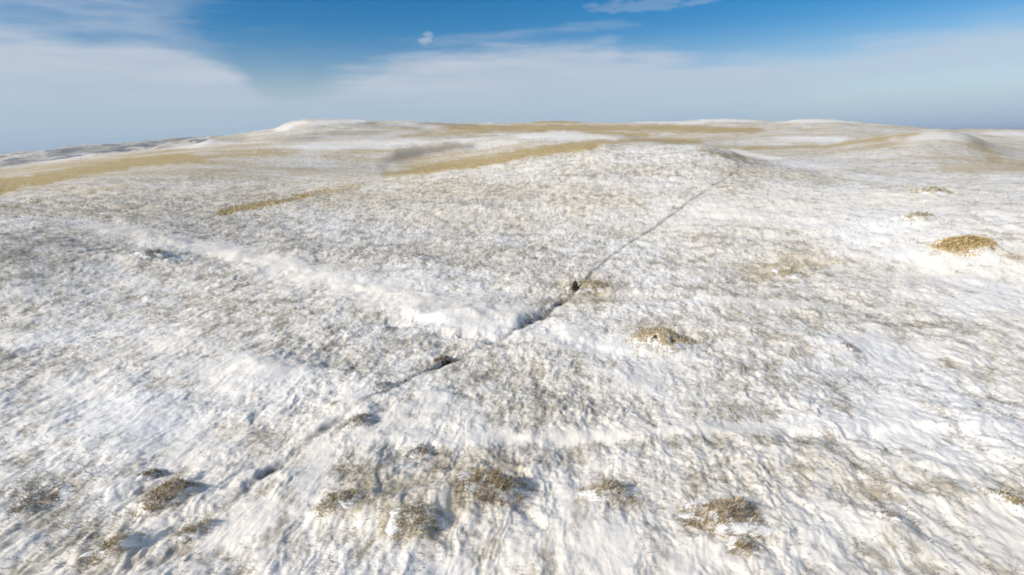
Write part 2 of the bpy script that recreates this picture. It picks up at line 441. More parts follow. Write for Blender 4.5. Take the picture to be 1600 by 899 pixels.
# ------------------------------------------------------------------ cover maps (bearings read off the photo)
# (channel, points, half-width x, half-width y, strength)
COVER = [
    ('tan', [(-40, 298), (0, 291), (60, 282)], 20, 10, 1.8), ('tan', [(60, 280), (150, 266), (230, 252), (300, 245)], 20, 7, 1.3),
    ('tan', [(300, 246), (380, 242), (440, 239)], 20, 5.5, .7), ('tan', [(360, 240), (420, 238)], 16, 4, .5),
    ('tan', [(0, 325), (60, 315), (190, 292)], 18, 4, .4), ('tan', [(0, 270), (120, 255), (300, 232)], 20, 4, .4),
    ('tan', [(352, 331), (420, 318), (480, 305)], 12, 5, 1.3), ('tan', [(480, 305), (560, 290)], 14, 6, .6),
    ('tan', [(606, 273), (660, 266)], 10, 7, 1.0), ('tan', [(660, 265), (740, 256), (800, 246), (860, 234), (920, 227)], 14, 6, 1.7),
    ('tan', [(640, 262), (720, 250), (820, 243)], 24, 8, .65), ('tan', [(860, 232), (930, 222), (1010, 219), (1090, 221)], 16, 3.5, .75),
    ('tan', [(640, 212), (760, 204), (830, 203)], 20, 4, .6), ('tan', [(720, 200), (900, 200), (1040, 201), (1160, 203)], 24, 4.5, 1.3),
    ('tan', [(930, 208), (1010, 212)], 22, 4, .8), ('tan', [(840, 191), (900, 191)], 12, 2, .8),
    ('tan', [(1160, 233), (1300, 228), (1370, 218), (1420, 210)], 18, 3.5, .55), ('tan', [(1100, 236), (1160, 247)], 14, 4, .6),
    ('tan', [(1510, 212), (1545, 240), (1560, 255)], 16, 9, .32), ('tan', [(1480, 262), (1540, 260), (1600, 262)], 22, 8, .45),
    ('tan', [(1380, 198), (1440, 199), (1500, 204)], 20, 2.2, .35),
    ('tan', [(100, 320), (450, 300), (700, 300)], 160, 36, .20), ('tan', [(100, 270), (300, 262)], 120, 16, .25),
    ('tan', [(700, 330), (1000, 310)], 180, 40, .12), ('tan', [(1190, 425), (1260, 405)], 34, 16, .38),
    ('tan', [(1150, 268), (1300, 282)], 60, 10, .25), ('tan', [(1460, 345), (1500, 330)], 60, 10, .12), ('tan', [(1240, 400), (1330, 408)], 40, 4, .3),
    ('tan', [(1560, 395), (1620, 405)], 50, 9, .22), ('tan', [(920, 452)], 46, 20, .45), ('tan', [(880, 446)], 26, 7, .3),
    ('tan', [(1035, 535)], 50, 24, .55), ('tan', [(1060, 580)], 80, 28, .22), ('tan', [(600, 770), (740, 760)], 90, 45, .35),
    ('tan', [(640, 825)], 50, 25, .45), ('tan', [(540, 800)], 40, 22, .55), ('tan', [(1120, 810)], 50, 14, .5),
    ('tan', [(250, 770)], 40, 20, .4), ('tan', [(180, 860)], 40, 16, .35), ('tan', [(1340, 760)], 80, 40, .15),
    ('tan', [(340, 670)], 60, 18, .25), ('tan', [(1570, 790)], 40, 18, .25), ('tan', [(1505, 392)], 45, 12, .4),
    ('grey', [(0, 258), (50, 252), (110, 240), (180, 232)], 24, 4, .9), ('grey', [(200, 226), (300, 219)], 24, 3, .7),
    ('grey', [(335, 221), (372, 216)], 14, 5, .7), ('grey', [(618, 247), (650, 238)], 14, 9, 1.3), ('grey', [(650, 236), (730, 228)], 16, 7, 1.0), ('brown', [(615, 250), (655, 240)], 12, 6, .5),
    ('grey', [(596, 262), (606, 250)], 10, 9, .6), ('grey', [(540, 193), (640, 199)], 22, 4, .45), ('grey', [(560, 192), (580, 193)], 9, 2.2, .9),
    ('grey', [(665, 193), (710, 195), (740, 195)], 12, 2, .9), ('grey', [(480, 217), (560, 208)], 40, 6, .4),
    ('grey', [(1110, 234), (1160, 248), (1180, 256)], 14, 5, .5), ('grey', [(1510, 210), (1535, 230)], 8, 8, .5),
    ('grey', [(0, 400), (150, 380), (330, 350)], 140, 45, .34), ('grey', [(0, 480), (100, 470)], 120, 30, .25),
    ('grey', [(500, 380), (800, 400)], 150, 30, .18), ('grey', [(480, 550), (560, 560)], 50, 24, .45),
    ('grey', [(0, 560), (60, 570)], 60, 20, .35), ('grey', [(40, 770), (80, 800)], 50, 30, .55), ('grey', [(250, 280), (500, 262)], 90, 14, .25),
    ('grey', [(560, 740), (640, 770)], 80, 30, .35), ('grey', [(1000, 690), (1080, 686), (1270, 688)], 60, 9, .4),
    ('grey', [(1100, 560), (1300, 600)], 90, 36, .28), ('grey', [(760, 600), (850, 640)], 70, 26, .25), ('grey', [(640, 520)], 60, 26, .25),
    ('grey', [(700, 480), (860, 466)], 60, 6, .35), ('grey', [(960, 775)], 40, 26, .35), ('grey', [(1080, 452), (1330, 490)], 70, 9, .2),
    ('grey', [(1360, 502), (1450, 506)], 50, 4, .5), ('grey', [(900, 274), (990, 272)], 30, 3, .4), ('grey', [(700, 314), (780, 322)], 40, 3, .4),
    ('grey', [(560, 362), (610, 365)], 30, 3, .4), ('grey', [(1120, 372), (1150, 376)], 40, 3, .3), ('grey', [(1200, 380), (1350, 410)], 60, 6, .2),
    ('snow', [(130, 350), (240, 372), (330, 388), (430, 410)], 34, 10, 1.0), ('snow', [(430, 412), (520, 438), (600, 455)], 40, 16, 1.1),
    ('snow', [(640, 460), (700, 490)], 44, 20, 1.1), ('snow', [(715, 498), (800, 490)], 45, 24, 1.0), ('snow', [(870, 522), (1000, 545)], 60, 12, .8),
    ('snow', [(672, 632)], 32, 22, 1.0), ('snow', [(370, 570), (450, 580)], 40, 20, .95), ('snow', [(560, 625)], 28, 18, .8),
    ('snow', [(610, 690), (800, 684), (1100, 668), (1420, 656)], 60, 9, .8), ('snow', [(640, 665)], 50, 20, .8), ('snow', [(1000, 590), (1060, 570)], 50, 26, .7),
    ('snow', [(820, 214), (880, 212), (960, 212)], 14, 4.5, 1.0), ('snow', [(720, 222), (800, 222)], 24, 5, .6),
    ('snow', [(1235, 189), (1310, 189)], 20, 2.5, 1.0), ('snow', [(1100, 188), (1160, 188)], 20, 2, .9), ('snow', [(1010, 191), (1080, 192)], 20, 1.5, .8),
    ('snow', [(435, 202), (465, 193), (560, 190)], 8, 2.5, 1.0), ('snow', [(1420, 216), (1500, 214)], 30, 9, .9), ('snow', [(1240, 217), (1300, 218)], 26, 3, .9),
    ('snow', [(1240, 256), (1290, 262)], 22, 2.5, .9), ('snow', [(1150, 234), (1180, 244), (1210, 248)], 10, 2, .9),
    ('snow', [(290, 230), (340, 222)], 22, 3, .8), ('snow', [(355, 208), (375, 207)], 8, 1.8, .9), ('snow', [(60, 252), (130, 242)], 16, 3, .8),
    ('snow', [(500, 230), (640, 222)], 50, 5, .5), ('snow', [(1560, 208), (1600, 211)], 30, 2.5, .9), ('snow', [(1200, 330), (1550, 320)], 150, 40, .35),
    ('snow', [(1050, 350), (1150, 320)], 40, 20, .4), ('snow', [(1380, 640), (1420, 670)], 45, 22, .8), ('snow', [(1360, 540), (1420, 560)], 60, 20, .6),
    ('snow', [(940, 850), (960, 900)], 44, 40, .9), ('snow', [(720, 880)], 60, 22, .7), ('snow', [(1120, 870), (1060, 890)], 40, 30, .8),
    ('snow', [(1480, 720), (1600, 860)], 26, 30, .7), ('snow', [(280, 540), (420, 610)], 80, 28, .45), ('snow', [(140, 620), (330, 720)], 90, 34, .45),
    ('snow', [(480, 760), (500, 720)], 26, 40, .7), ('snow', [(860, 840), (880, 780)], 40, 40, .5), ('snow', [(1240, 800), (1300, 860)], 60, 40, .4),
    ('snow', [(1420, 400), (1560, 470)], 100, 40, .4), ('snow', [(1160, 470), (1320, 484)], 60, 3, .8), ('snow', [(350, 840), (420, 800)], 60, 24, .6),
    ('brown', [(620, 244), (640, 240)], 8, 5, .5), ('brown', [(233, 404), (252, 405)], 12, 5, .7), ('brown', [(640, 405), (665, 407)], 14, 4, .6),
    ('brown', [(560, 668)], 20, 8, .6), ('brown', [(640, 711), (670, 713)], 18, 5, .6), ('brown', [(810, 719), (850, 720)], 18, 5, .5),
    ('brown', [(240, 775), (262, 785)], 24, 12, .8), ('brown', [(1100, 812), (1170, 800)], 26, 9, .7), ('brown', [(1155, 862)], 14, 10, .7),
    ('brown', [(770, 770)], 32, 20, .7), ('brown', [(535, 800)], 24, 12, .7), ('brown', [(650, 822)], 28, 14, .4), ('brown', [(905, 456)], 24, 10, .5),
    ('brown', [(1035, 535)], 30, 14, .6), ('brown', [(1504, 390)], 30, 9, .7),
]


def paint(x, y, z):
    P = np.stack([x, y, z], 1)
    px, py, ok = project(P)
    D = np.hypot(x, y)
    # break every edge up with noise that lives on the land
    wl = 1.0 + D * 0.035
    nx = perlin(x / wl, y / wl, 60) + 0.6 * perlin(x / wl * 2.7, y / wl * 2.7, 61)
    ny = perlin(x / wl, y / wl, 62) + 0.6 * perlin(x / wl * 2.7, y / wl * 2.7, 63)
    dd = {k: np.zeros(len(x)) for k in ('tan', 'grey', 'snow', 'brown')}
    for ch, pts, wx, wy, s in COVER:
        p = np.array(pts)
        idx = np.nonzero(ok & (px > p[:, 0].min() - 3 * wx) & (px < p[:, 0].max() + 3 * wx) &
                         (py > p[:, 1].min() - 3 * wy) & (py < p[:, 1].max() + 3 * wy))[0]
        if not len(idx):
            continue
        d, _ = seg_dist(px[idx] + nx[idx] * wx * .55, py[idx] + ny[idx] * wy * .5, pts, wx, wy)
        g = s * np.exp(-d ** 2 * 1.1)
        if ch == 'snow' and wy > 4:
            g = g * np.clip(0.95 + 0.6 * nx[idx] * ny[idx] + 0.4 * ny[idx], 0.3, 1)
        dd[ch][idx] = np.maximum(dd[ch][idx], g) if ch != 'snow' else np.maximum(dd[ch][idx], g)
    return dd


# ------------------------------------------------------------------ the terrain grid
S = 1024 / W0
azs = [math.radians(a) for a in np.linspace(-47.5, 47.5, 1120)]
step = azs[1] - azs[0]
a = azs[-1]
st = step
right = []
while a < math.pi:
    st = min(st * 1.055, math.radians(4))
    a += st
    right.append(a)
right[-1] = math.pi
azs = np.array([-b for b in right[:-1]][::-1] + azs + right)   # ends at pi, starts just past -pi : closed ring
NAZ = len(azs)
Ds = [0.05, 1.0, 2.5, 4.0, 5.5, 6.8, 7.8, 8.6, 9.3]
while Ds[-1] < 7000:
    d = Ds[-1]
    if d < 9.6:
        dn = 0.5
    else:
        dn = 1.3 * FPX * S * CAM_H / d ** 2 + 80.0 / d * (1 if d < 1200 else 0.7)
        dn = 1 / dn
    Ds.append(d + max(dn, 0.004))
Ds += [9000, 12000, 16000]
Ds = np.array(Ds)
NDS = len(Ds)
print('grid', NDS, NAZ, NDS * NAZ)
A2, D2 = np.meshgrid(azs, Ds)
X = (D2 * np.sin(A2)).ravel()
Y = (D2 * np.cos(A2)).ravel()
DD = D2.ravel()
Zb = base_z(X, Y)
far = DD > 150
Zb[far] += (0.0030 * DD[far].clip(0, 900)) * fbm(X[far] / 38, Y[far] / 38, 5, 70, 0.58) * sstep(DD[far], 150, 400)
vf = DD > 1300
Zb[vf] += 24.0 * fbm(X[vf] / 150, Y[vf] / 240, 5, 75, 0.55) * sstep(DD[vf], 1300, 2000)
Zr = relief_z(X, Y, DD)
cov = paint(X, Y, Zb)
T = np.zeros_like(X)
nm = DD < 400
T[nm] = tussock(X[nm], Y[nm], DD[nm])
smoothness = np.clip(cov['snow'], 0, 1)
amp = 0.125 * (1 - 0.72 * smoothness) * (1 + 0.5 * np.clip(cov['brown'] + cov['grey'] + cov['tan'], 0, 1)) * (1 - 0.75 * sstep(DD, 110, 260))
amp *= 0.75 + 0.6 * sstep(fbm(X / 5, Y / 5, 2, 80), -0.4, 0.6)
Zt = amp * T
# the trail: a narrow trodden rut, deeper where it crosses the bank
tm = DD < 170
td = np.full_like(X, 99.0)
wob = (0.24 - 0.18 * sstep(DD[tm], 40, 60)) * perlin(X[tm] / 1.3, Y[tm] / 1.3, 90) + 0.10 * perlin(X[tm] / .35, Y[tm] / .35, 93)
td[tm] = np.abs(seg_dist(X[tm] + wob, Y[tm] + wob, TRAIL)[0])
tw = 0.17 + 0.0016 * DD
pres = np.zeros_like(X)
pres[tm] = np.clip(0.72 + 0.35 * np.clip(perlin(X[tm] / 3.1, Y[tm] / 3.1, 92) * 2.2, -1, 1) - 0.28 * sstep(-DD[tm], -26, -19), 0, 1)
rut = np.exp(-(td / tw) ** 2) * pres
Zt -= 0.11 * rut
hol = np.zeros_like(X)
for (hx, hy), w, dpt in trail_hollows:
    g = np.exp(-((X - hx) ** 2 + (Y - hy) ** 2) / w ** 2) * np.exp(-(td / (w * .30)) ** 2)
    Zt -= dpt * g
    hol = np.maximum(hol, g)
Z = Zb + Zr + Zt
Z[DD > 7100] = -30

centre_z = 0.0
verts = np.stack([X, Y, Z], 1).astype(np.float32)
I = np.arange(NDS - 1)[:, None] * NAZ
J = np.arange(NAZ)[None, :]
Jn = (J + 1) % NAZ
quads = np.stack([I + J, I + Jn, I + NAZ + Jn, I + NAZ + J], -1).reshape(-1, 4)
q_d = DD[quads[:, 0]]
q_t = td[quads].mean(1)
q_w = tw[quads[:, 0]]
is_trail = (q_t < q_w * 1.05) & (q_d < 152)
is_hill = (q_d > 152) & (q_d <= 1250)
is_far = q_d > 1250
is_ground = ~(is_trail | is_hill | is_far)

# vertex normals worked out on the whole sheet, so the split pieces meet without a seam
e1 = verts[quads[:, 2]] - verts[quads[:, 0]]
e2 = verts[quads[:, 3]] - verts[quads[:, 1]]


def sheet_obj(name, mask, mat):
    q = quads[mask]
    used, inv = np.unique(q.ravel(), return_inverse=True)
    me = bpy.data.meshes.new(name)
    me.vertices.add(len(used))
    me.vertices.foreach_set('co', verts[used].ravel())
    me.loops.add(q.size)
    me.loops.foreach_set('vertex_index', inv.astype(np.int32).ravel())
    me.polygons.add(len(q))
    me.polygons.foreach_set('loop_start', (np.arange(len(q)) * 4).astype(np.int32))
    me.polygons.foreach_set('use_smooth', np.ones(len(q), bool))
    me.update(calc_edges=True)
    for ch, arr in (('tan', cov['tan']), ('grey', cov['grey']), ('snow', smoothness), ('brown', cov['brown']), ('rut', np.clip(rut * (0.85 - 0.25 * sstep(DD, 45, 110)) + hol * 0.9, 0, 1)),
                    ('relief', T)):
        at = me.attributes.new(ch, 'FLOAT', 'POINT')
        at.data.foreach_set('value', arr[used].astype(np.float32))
    me.materials.append(mat)
    o = bpy.data.objects.new(name, me)
    col.objects.link(o)
    o['kind'] = 'structure'
    return o


# ------------------------------------------------------------------ ground material
def attr(t, name):
    n = t.nodes.new('ShaderNodeAttribute')
    n.attribute_name = name
    return n.outputs['Fac']


def noise(t, vec, scale, detail=3.0, rough=0.5):
    n = t.nodes.new('ShaderNodeTexNoise')
    n.inputs['Scale'].default_value = scale
    n.inputs['Detail'].default_value = detail
    n.inputs['Roughness'].default_value = rough
    t.links.new(vec, n.inputs['Vector'])
    return n.outputs[0]


def ground_material():
    mt = bpy.data.materials.new('snowy_prairie')
    mt.use_nodes = True
    t = mt.node_tree
    b = t.nodes['Principled BSDF']
    geo = t.nodes.new('ShaderNodeNewGeometry')
    mpn = t.nodes.new('ShaderNodeMapping')
    mpn.inputs['Rotation'].default_value = (0, 0, STREAK)
    mpn.inputs['Scale'].default_value = (1, 0.52, 1)
    t.links.new(geo.outputs['Position'], mpn.inputs[0])
    pos, strk = geo.outputs['Position'], mpn.outputs[0]
    fine = noise(t, strk, 6.0, 3.0, 0.6)
    mid = noise(t, strk, 1.7, 3.0, 0.6)
    big = noise(t, pos, 0.33, 3.0, 0.5)
    huge = noise(t, pos, 0.06, 4.0, 0.6)
    tan_, grey, snow, brown, rut_, rel = (attr(t, k) for k in ('tan', 'grey', 'snow', 'brown', 'rut', 'relief'))
    # how much dry grass and bare ground shows through the snow
    patch = noise(t, strk, 0.9, 3.0, 0.55)
    base = math_node(t, 'MULTIPLY_ADD', big, 0.9, -0.16)
    base = math_node(t, 'ADD', base, math_node(t, 'MULTIPLY_ADD', patch, 1.9, -0.93))
    base = math_node(t, 'ADD', base, math_node(t, 'MULTIPLY_ADD', huge, 0.9, -0.45))
    base = math_node(t, 'ADD', base, math_node(t, 'MULTIPLY', grey, 0.42))
    base = math_node(t, 'SUBTRACT', base, math_node(t, 'MULTIPLY', snow, 0.80))
    g = math_node(t, 'ADD', base, math_node(t, 'MULTIPLY_ADD', fine, 1.5, -0.75))
    g = math_node(t, 'ADD', g, math_node(t, 'MULTIPLY_ADD', mid, 1.3, -0.65))
    g = math_node(t, 'SUBTRACT', g, math_node(t, 'MULTIPLY', rel, 0.22))
    gm = smooth(t, g, 0.12, 0.85, 0.0, 0.78)
    # broad bands of cured grass and old snow on the farther slopes
    bands = N(t, 'ShaderNodeMapping')
    bands.inputs['Rotation'].default_value = (0, 0, 0.25)
    bands.inputs['Scale'].default_value = (0.35, 1.0, 1)
    t.links.new(pos, bands.inputs[0])
    bnd = noise(t, bands.outputs[0], 0.045, 6.0, 0.68)
    dist_ = N(t, 'ShaderNodeVectorMath', operation='LENGTH')
    t.links.new(pos, dist_.inputs[0])
    farm = smooth(t, dist_.outputs['Value'], 90.0, 260.0)
    vary = noise(t, strk, 3.3, 2.0)
    snow_c = mix_col(t, smooth(t, huge, 0.32, 0.56), (0.83, 0.815, 0.79), (0.80, 0.755, 0.685))
    grass_c = mix_col(t, smooth(t, vary, 0.35, 0.65), (0.225, 0.20, 0.15), (0.43, 0.37, 0.265))
    c = mix_col(t, gm, snow_c, grass_c)
    tan_far = math_node(t, 'MULTIPLY', smooth(t, bnd, 0.40, 0.66, 0.05, 0.62), farm)
    tan_all = math_node(t, 'SUBTRACT', math_node(t, 'ADD', tan_, tan_far), math_node(t, 'MULTIPLY', snow, 0.6), clamp=True)
    rag = noise(t, bands.outputs[0], 0.25, 5.0, 0.72)
    tn = math_node(t, 'MULTIPLY', tan_all, math_node(t, 'MULTIPLY_ADD', mid, 1.1, 0.55))
    tn = math_node(t, 'ADD', tn, math_node(t, 'MULTIPLY', math_node(t, 'MULTIPLY_ADD', rag, 2.6, -1.3), math_node(t, 'MULTIPLY', tan_all, farm)), clamp=True)
    tan_c = mix_col(t, smooth(t, vary, 0.3, 0.7), (0.35, 0.24, 0.06), (0.52, 0.385, 0.14))
    c = mix_col(t, math_node(t, 'MULTIPLY', tn, 0.88), c, tan_c)
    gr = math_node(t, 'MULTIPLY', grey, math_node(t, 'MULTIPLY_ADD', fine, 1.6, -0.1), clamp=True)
    # low brush and bare tufts seen as dark flecks on the farther slopes
    fl = noise(t, bands.outputs[0], 0.9, 4.0, 0.7)
    fl2 = noise(t, pos, 0.11, 3.0, 0.6)
    flk = math_node(t, 'MULTIPLY', smooth(t, fl, 0.50, 0.66), smooth(t, fl2, 0.38, 0.66, 0.15, 0.75))
    flk = math_node(t, 'MULTIPLY', flk, smooth(t, dist_.outputs['Value'], 45.0, 130.0))
    flk = math_node(t, 'MULTIPLY', flk, math_node(t, 'SUBTRACT', 1.0, snow, clamp=True))
    c = mix_col(t, math_node(t, 'MULTIPLY', flk, 0.9), c, (0.22, 0.195, 0.16))
    # brush-filled draws on the hills beyond the valley
    drw = noise(t, pos, 0.012, 5.0, 0.72)
    vfar = math_node(t, 'MULTIPLY', smooth(t, drw, 0.47, 0.56, 0.0, 0.85), smooth(t, dist_.outputs['Value'], 1000.0, 1500.0))
    c = mix_col(t, vfar, c, (0.13, 0.14, 0.15))
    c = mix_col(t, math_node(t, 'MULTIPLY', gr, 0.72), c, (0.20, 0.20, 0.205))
    br = math_node(t, 'MULTIPLY', brown, math_node(t, 'MULTIPLY_ADD', fine, 1.8, -0.15), clamp=True)
    c = mix_col(t, br, c, (0.20, 0.15, 0.09))
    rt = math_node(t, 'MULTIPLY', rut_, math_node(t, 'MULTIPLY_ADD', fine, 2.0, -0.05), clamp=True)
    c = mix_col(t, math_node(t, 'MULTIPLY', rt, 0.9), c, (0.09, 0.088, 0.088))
    t.links.new(c, b.inputs['Base Color'])
    b.inputs['Roughness'].default_value = 0.75
    b.inputs['Specular IOR Level'].default_value = 0.2
    bm_ = t.nodes.new('ShaderNodeBump')
    bm_.inputs['Strength'].default_value = 0.4
    bm_.inputs['Distance'].default_value = 0.06
    hgt = math_node(t, 'ADD', math_node(t, 'MULTIPLY', fine, 1.0), math_node(t, 'MULTIPLY', noise(t, strk, 18.0, 2.0), 0.4))
    t.links.new(hgt, bm_.inputs['Height'])
    bm2 = t.nodes.new('ShaderNodeBump')
    bm2.inputs['Distance'].default_value = 0.9
    t.links.new(math_node(t, 'MULTIPLY', farm, 0.55), bm2.inputs['Strength'])
    t.links.new(noise(t, pos, 0.22, 5.0, 0.62), bm2.inputs['Height'])
    t.links.new(bm_.outputs[0], bm2.inputs['Normal'])
    t.links.new(bm2.outputs[0], b.inputs['Normal'])
    return mt


gmat = ground_material()
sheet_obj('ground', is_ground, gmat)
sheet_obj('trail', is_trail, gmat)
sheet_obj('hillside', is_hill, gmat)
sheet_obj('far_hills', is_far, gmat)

# sampled heights for planting things
ZG = Z.reshape(NDS, NAZ)
LDs = np.log(Ds)


def ground_z(x, y):
    x, y = np.atleast_1d(x), np.atleast_1d(y)
    D = np.hypot(x, y)
    a = np.arctan2(x, y)
    i = np.clip(np.searchsorted(Ds, D) - 1, 0, NDS - 2)
    j = np.clip(np.searchsorted(azs, a) - 1, 0, NAZ - 2)
    u = np.clip((D - Ds[i]) / (Ds[i + 1] - Ds[i]), 0, 1)
    v = np.clip((a - azs[j]) / (azs[j + 1] - azs[j]), 0, 1)
    return ZG[i, j] * (1 - u) * (1 - v) + ZG[i + 1, j] * u * (1 - v) + ZG[i, j + 1] * (1 - u) * v + ZG[i + 1, j + 1] * u * v


# ------------------------------------------------------------------ grass
def grass_material(name, c0, c1, frost):
    mt = bpy.data.materials.new(name)
    mt.use_nodes = True
    t = mt.node_tree
    b = t.nodes['Principled BSDF']
    tone = attr(t, 'tone')
    c = mix_col(t, tone, c0, c1)
    geo = t.nodes.new('ShaderNodeNewGeometry')
    n = noise(t, geo.outputs['Position'], 3.5, 4.0)
    c = mix_col(t, smooth(t, n, 0.45, 0.62, 0.0, frost), c, (0.78, 0.79, 0.80))
    t.links.new(c, b.inputs['Base Color'])
    b.inputs['Roughness'].default_value = 0.8
    b.inputs['Specular IOR Level'].default_value = 0.15
    return mt


def blades_mesh(name, x, y, z, length, width, lean_dir, lean, mat):
    """one bent blade per root point: a tapered strip of two quads' worth of triangles"""
    n = len(x)
    face = rng.random(n) * math.pi
    wx, wy = np.cos(face) * width / 2, np.sin(face) * width / 2
    ox, oy = np.sin(lean_dir) * np.sin(lean), np.cos(lean_dir) * np.sin(lean)
    up = np.cos(lean)
    r = np.stack([x, y, z], 1)
    half = r + np.stack([ox * .32, oy * .32, up * .62 + .05], 1) * length[:, None]
    tip = r + np.stack([ox, oy, up * .85], 1) * length[:, None]
    wv = np.stack([wx, wy, 0 * wx], 1)
    V = np.stack([r - wv, r + wv, half + wv * .75, half - wv * .75, tip], 1).reshape(-1, 3).astype(np.float32)
    b0 = np.arange(n) * 5
    loops = np.stack([b0, b0 + 1, b0 + 2, b0 + 3, b0 + 3, b0 + 2, b0 + 4], 1).ravel().astype(np.int32)
    starts = np.stack([np.arange(n) * 7, np.arange(n) * 7 + 4], 1).ravel().astype(np.int32)
    me = bpy.data.meshes.new(name)
    me.vertices.add(len(V))
    me.vertices.foreach_set('co', V.ravel())
    me.loops.add(len(loops))
    me.loops.foreach_set('vertex_index', loops)
    me.polygons.add(len(starts))
    me.polygons.foreach_set('loop_start', starts)
    me.update(calc_edges=True)
    at = me.attributes.new('tone', 'FLOAT', 'POINT')
    tone = np.clip(0.5 + 0.9 * perlin(x / .35 + 3, y / .35, 12) + 0.5 * perlin(x / .11, y / .11, 13) + 0.25 * (rng.random(n) - .5), 0, 1)
    at.data.foreach_set('value', np.repeat(tone, 5).astype(np.float32))
    me.materials.append(mat)
    return me


m_field = grass_material('dry_grass', (0.20, 0.18, 0.14), (0.46, 0.40, 0.30), 0.8)
m_tan = grass_material('tan_grass', (0.38, 0.31, 0.18), (0.66, 0.56, 0.38), 0.6)
m_gold = grass_material('golden_grass', (0.50, 0.37, 0.14), (0.74, 0.57, 0.27), 0.25)
m_brown = grass_material('brown_grass', (0.33, 0.25, 0.14), (0.62, 0.49, 0.30), 0.6)
m_dark = grass_material('dark_stems', (0.26, 0.235, 0.20), (0.50, 0.45, 0.38), 0.85)

# the uncountable grass poking through the snow: denser near the viewpoint, thinning out to 130 m
n_try = 520000
u = rng.random(n_try)
Dg = 8.0 * (120.0 / 8.0) ** (u ** 0.85)
Ag = np.radians(rng.uniform(-50, 50, n_try))
gx, gy = Dg * np.sin(Ag), Dg * np.cos(Ag)
gc = paint(gx, gy, base_z(gx, gy))
tt = tussock(gx, gy, Dg)
pk = 0.10 + 0.30 * gc['grey'] + 0.30 * gc['tan'] + 0.5 * gc['brown'] - 0.22 * gc['snow']
pk = pk * (0.35 + 1.3 * sstep(fbm(gx / 2.2, gy / 2.2, 3, 82), -0.35, 0.45)) * (0.5 + 1.0 * sstep(-tt, -0.35, 0.35))
keep = rng.random(n_try) < pk * 1.5
gx, gy, Dg = gx[keep], gy[keep], Dg[keep]
n = len(gx)
print('blades', n)
ln = rng.uniform(0.08, 0.26, n) * (0.8 + 0.010 * Dg) * np.where(rng.random(n) < .12, 1.7, 1.0)
wd = 0.010 + 0.00085 * Dg * rng.uniform(0.5, 1.3, n)
ldir = STREAK + math.pi + rng.normal(0, 0.5, n)
me = blades_mesh('prairie_grass', gx, gy, ground_z(gx, gy) - 0.02, ln, wd, ldir, rng.uniform(0.6, 1.35, n), m_field)
o = bpy.data.objects.new('prairie_grass', me)
col.objects.link(o)
o['label'] = 'thin dry grass stalks poking through the snow all over the slope'
o['category'] = 'grass'
o['kind'] = 'stuff'


def mound_mesh(name, rx, ry, hz, mat, seed, cx, cy, cz, yaw):
    """an uneven low hummock that follows the ground round its rim"""
    nr, na = 9, 30
    ca_, sa_ = math.cos(yaw), math.sin(yaw)
    V, F = [], []
    for i in range(nr + 1):
        r = i / nr
        for k in range(na):
            th = 2 * math.pi * k / na
            rr = r * (1 + 0.28 * math.sin(2 * th + seed) + 0.16 * math.sin(5 * th + seed * 2.1) + 0.1 * math.sin(9 * th + seed * .7))
            lx, ly = rr * rx * math.cos(th), rr * ry * math.sin(th)
            V.append((lx * ca_ - ly * sa_, lx * sa_ + ly * ca_, r))
    V = np.array(V)
    rim = V[:, 2].copy()
    gz = ground_z(V[:, 0] + cx, V[:, 1] + cy)
    bump = perlin(V[:, 0] / (0.35 * rx) + seed, V[:, 1] / (0.35 * rx), 5) * 0.35 + perlin(V[:, 0] / (0.14 * rx) + seed, V[:, 1] / (0.14 * rx), 6) * 0.2
    r = V[:, 2]
    V[:, 2] = gz - cz + hz * (np.clip(1 - r ** 1.7, 0, 1) * (1 + bump)) - 0.05 * sstep(r, .85, 1)
    for i in range(nr):
        for k in range(na):
            a0, a1 = i * na + k, i * na + (k + 1) % na
            F.append((a0, a1, a1 + na, a0 + na))
    me = bpy.data.meshes.new(name)
    me.from_pydata([tuple(v) for v in V], [], F)
    for p in me.polygons:
        p.use_smooth = True
    at = me.attributes.new('rim', 'FLOAT', 'POINT')
    at.data.foreach_set('value', rim.astype(np.float32))
    me.materials.append(mat)
    return me


def earth_material(name, c0, c1, frost):
    mt = bpy.data.materials.new(name)
    mt.use_nodes = True
    t = mt.node_tree
    b = t.nodes['Principled BSDF']
    geo = t.nodes.new('ShaderNodeNewGeometry')
    f = noise(t, geo.outputs['Position'], 11.0, 4.0, 0.65)
    g = noise(t, geo.outputs['Position'], 3.0, 3.0, 0.6)
    c = mix_col(t, smooth(t, f, 0.35, 0.65), c0, c1)
    rimv = math_node(t, 'MULTIPLY', smooth(t, attr(t, 'rim'), 0.35, 1.0, -0.03, 0.40), 1.0 if frost > 0 else 0.0)
    gg = math_node(t, 'ADD', math_node(t, 'MULTIPLY_ADD', f, 0.5, -0.25), math_node(t, 'ADD', g, math_node(t, 'ADD', rimv, 0.0 if frost > 0.1 else -0.2)))
    c = mix_col(t, smooth(t, gg, 0.52, 0.66, 0.0, 1.0 if frost > 0 else 0.0), c, (0.82, 0.82, 0.81))
    t.links.new(c, b.inputs['Base Color'])
    b.inputs['Roughness'].default_value = 0.9
    bm_ = t.nodes.new('ShaderNodeBump')
    bm_.inputs['Strength'].default_value = 0.8
    bm_.inputs['Distance'].default_value = 0.08
    t.links.new(f, bm_.inputs['Height'])
    t.links.new(bm_.outputs[0], b.inputs['Normal'])
    return mt


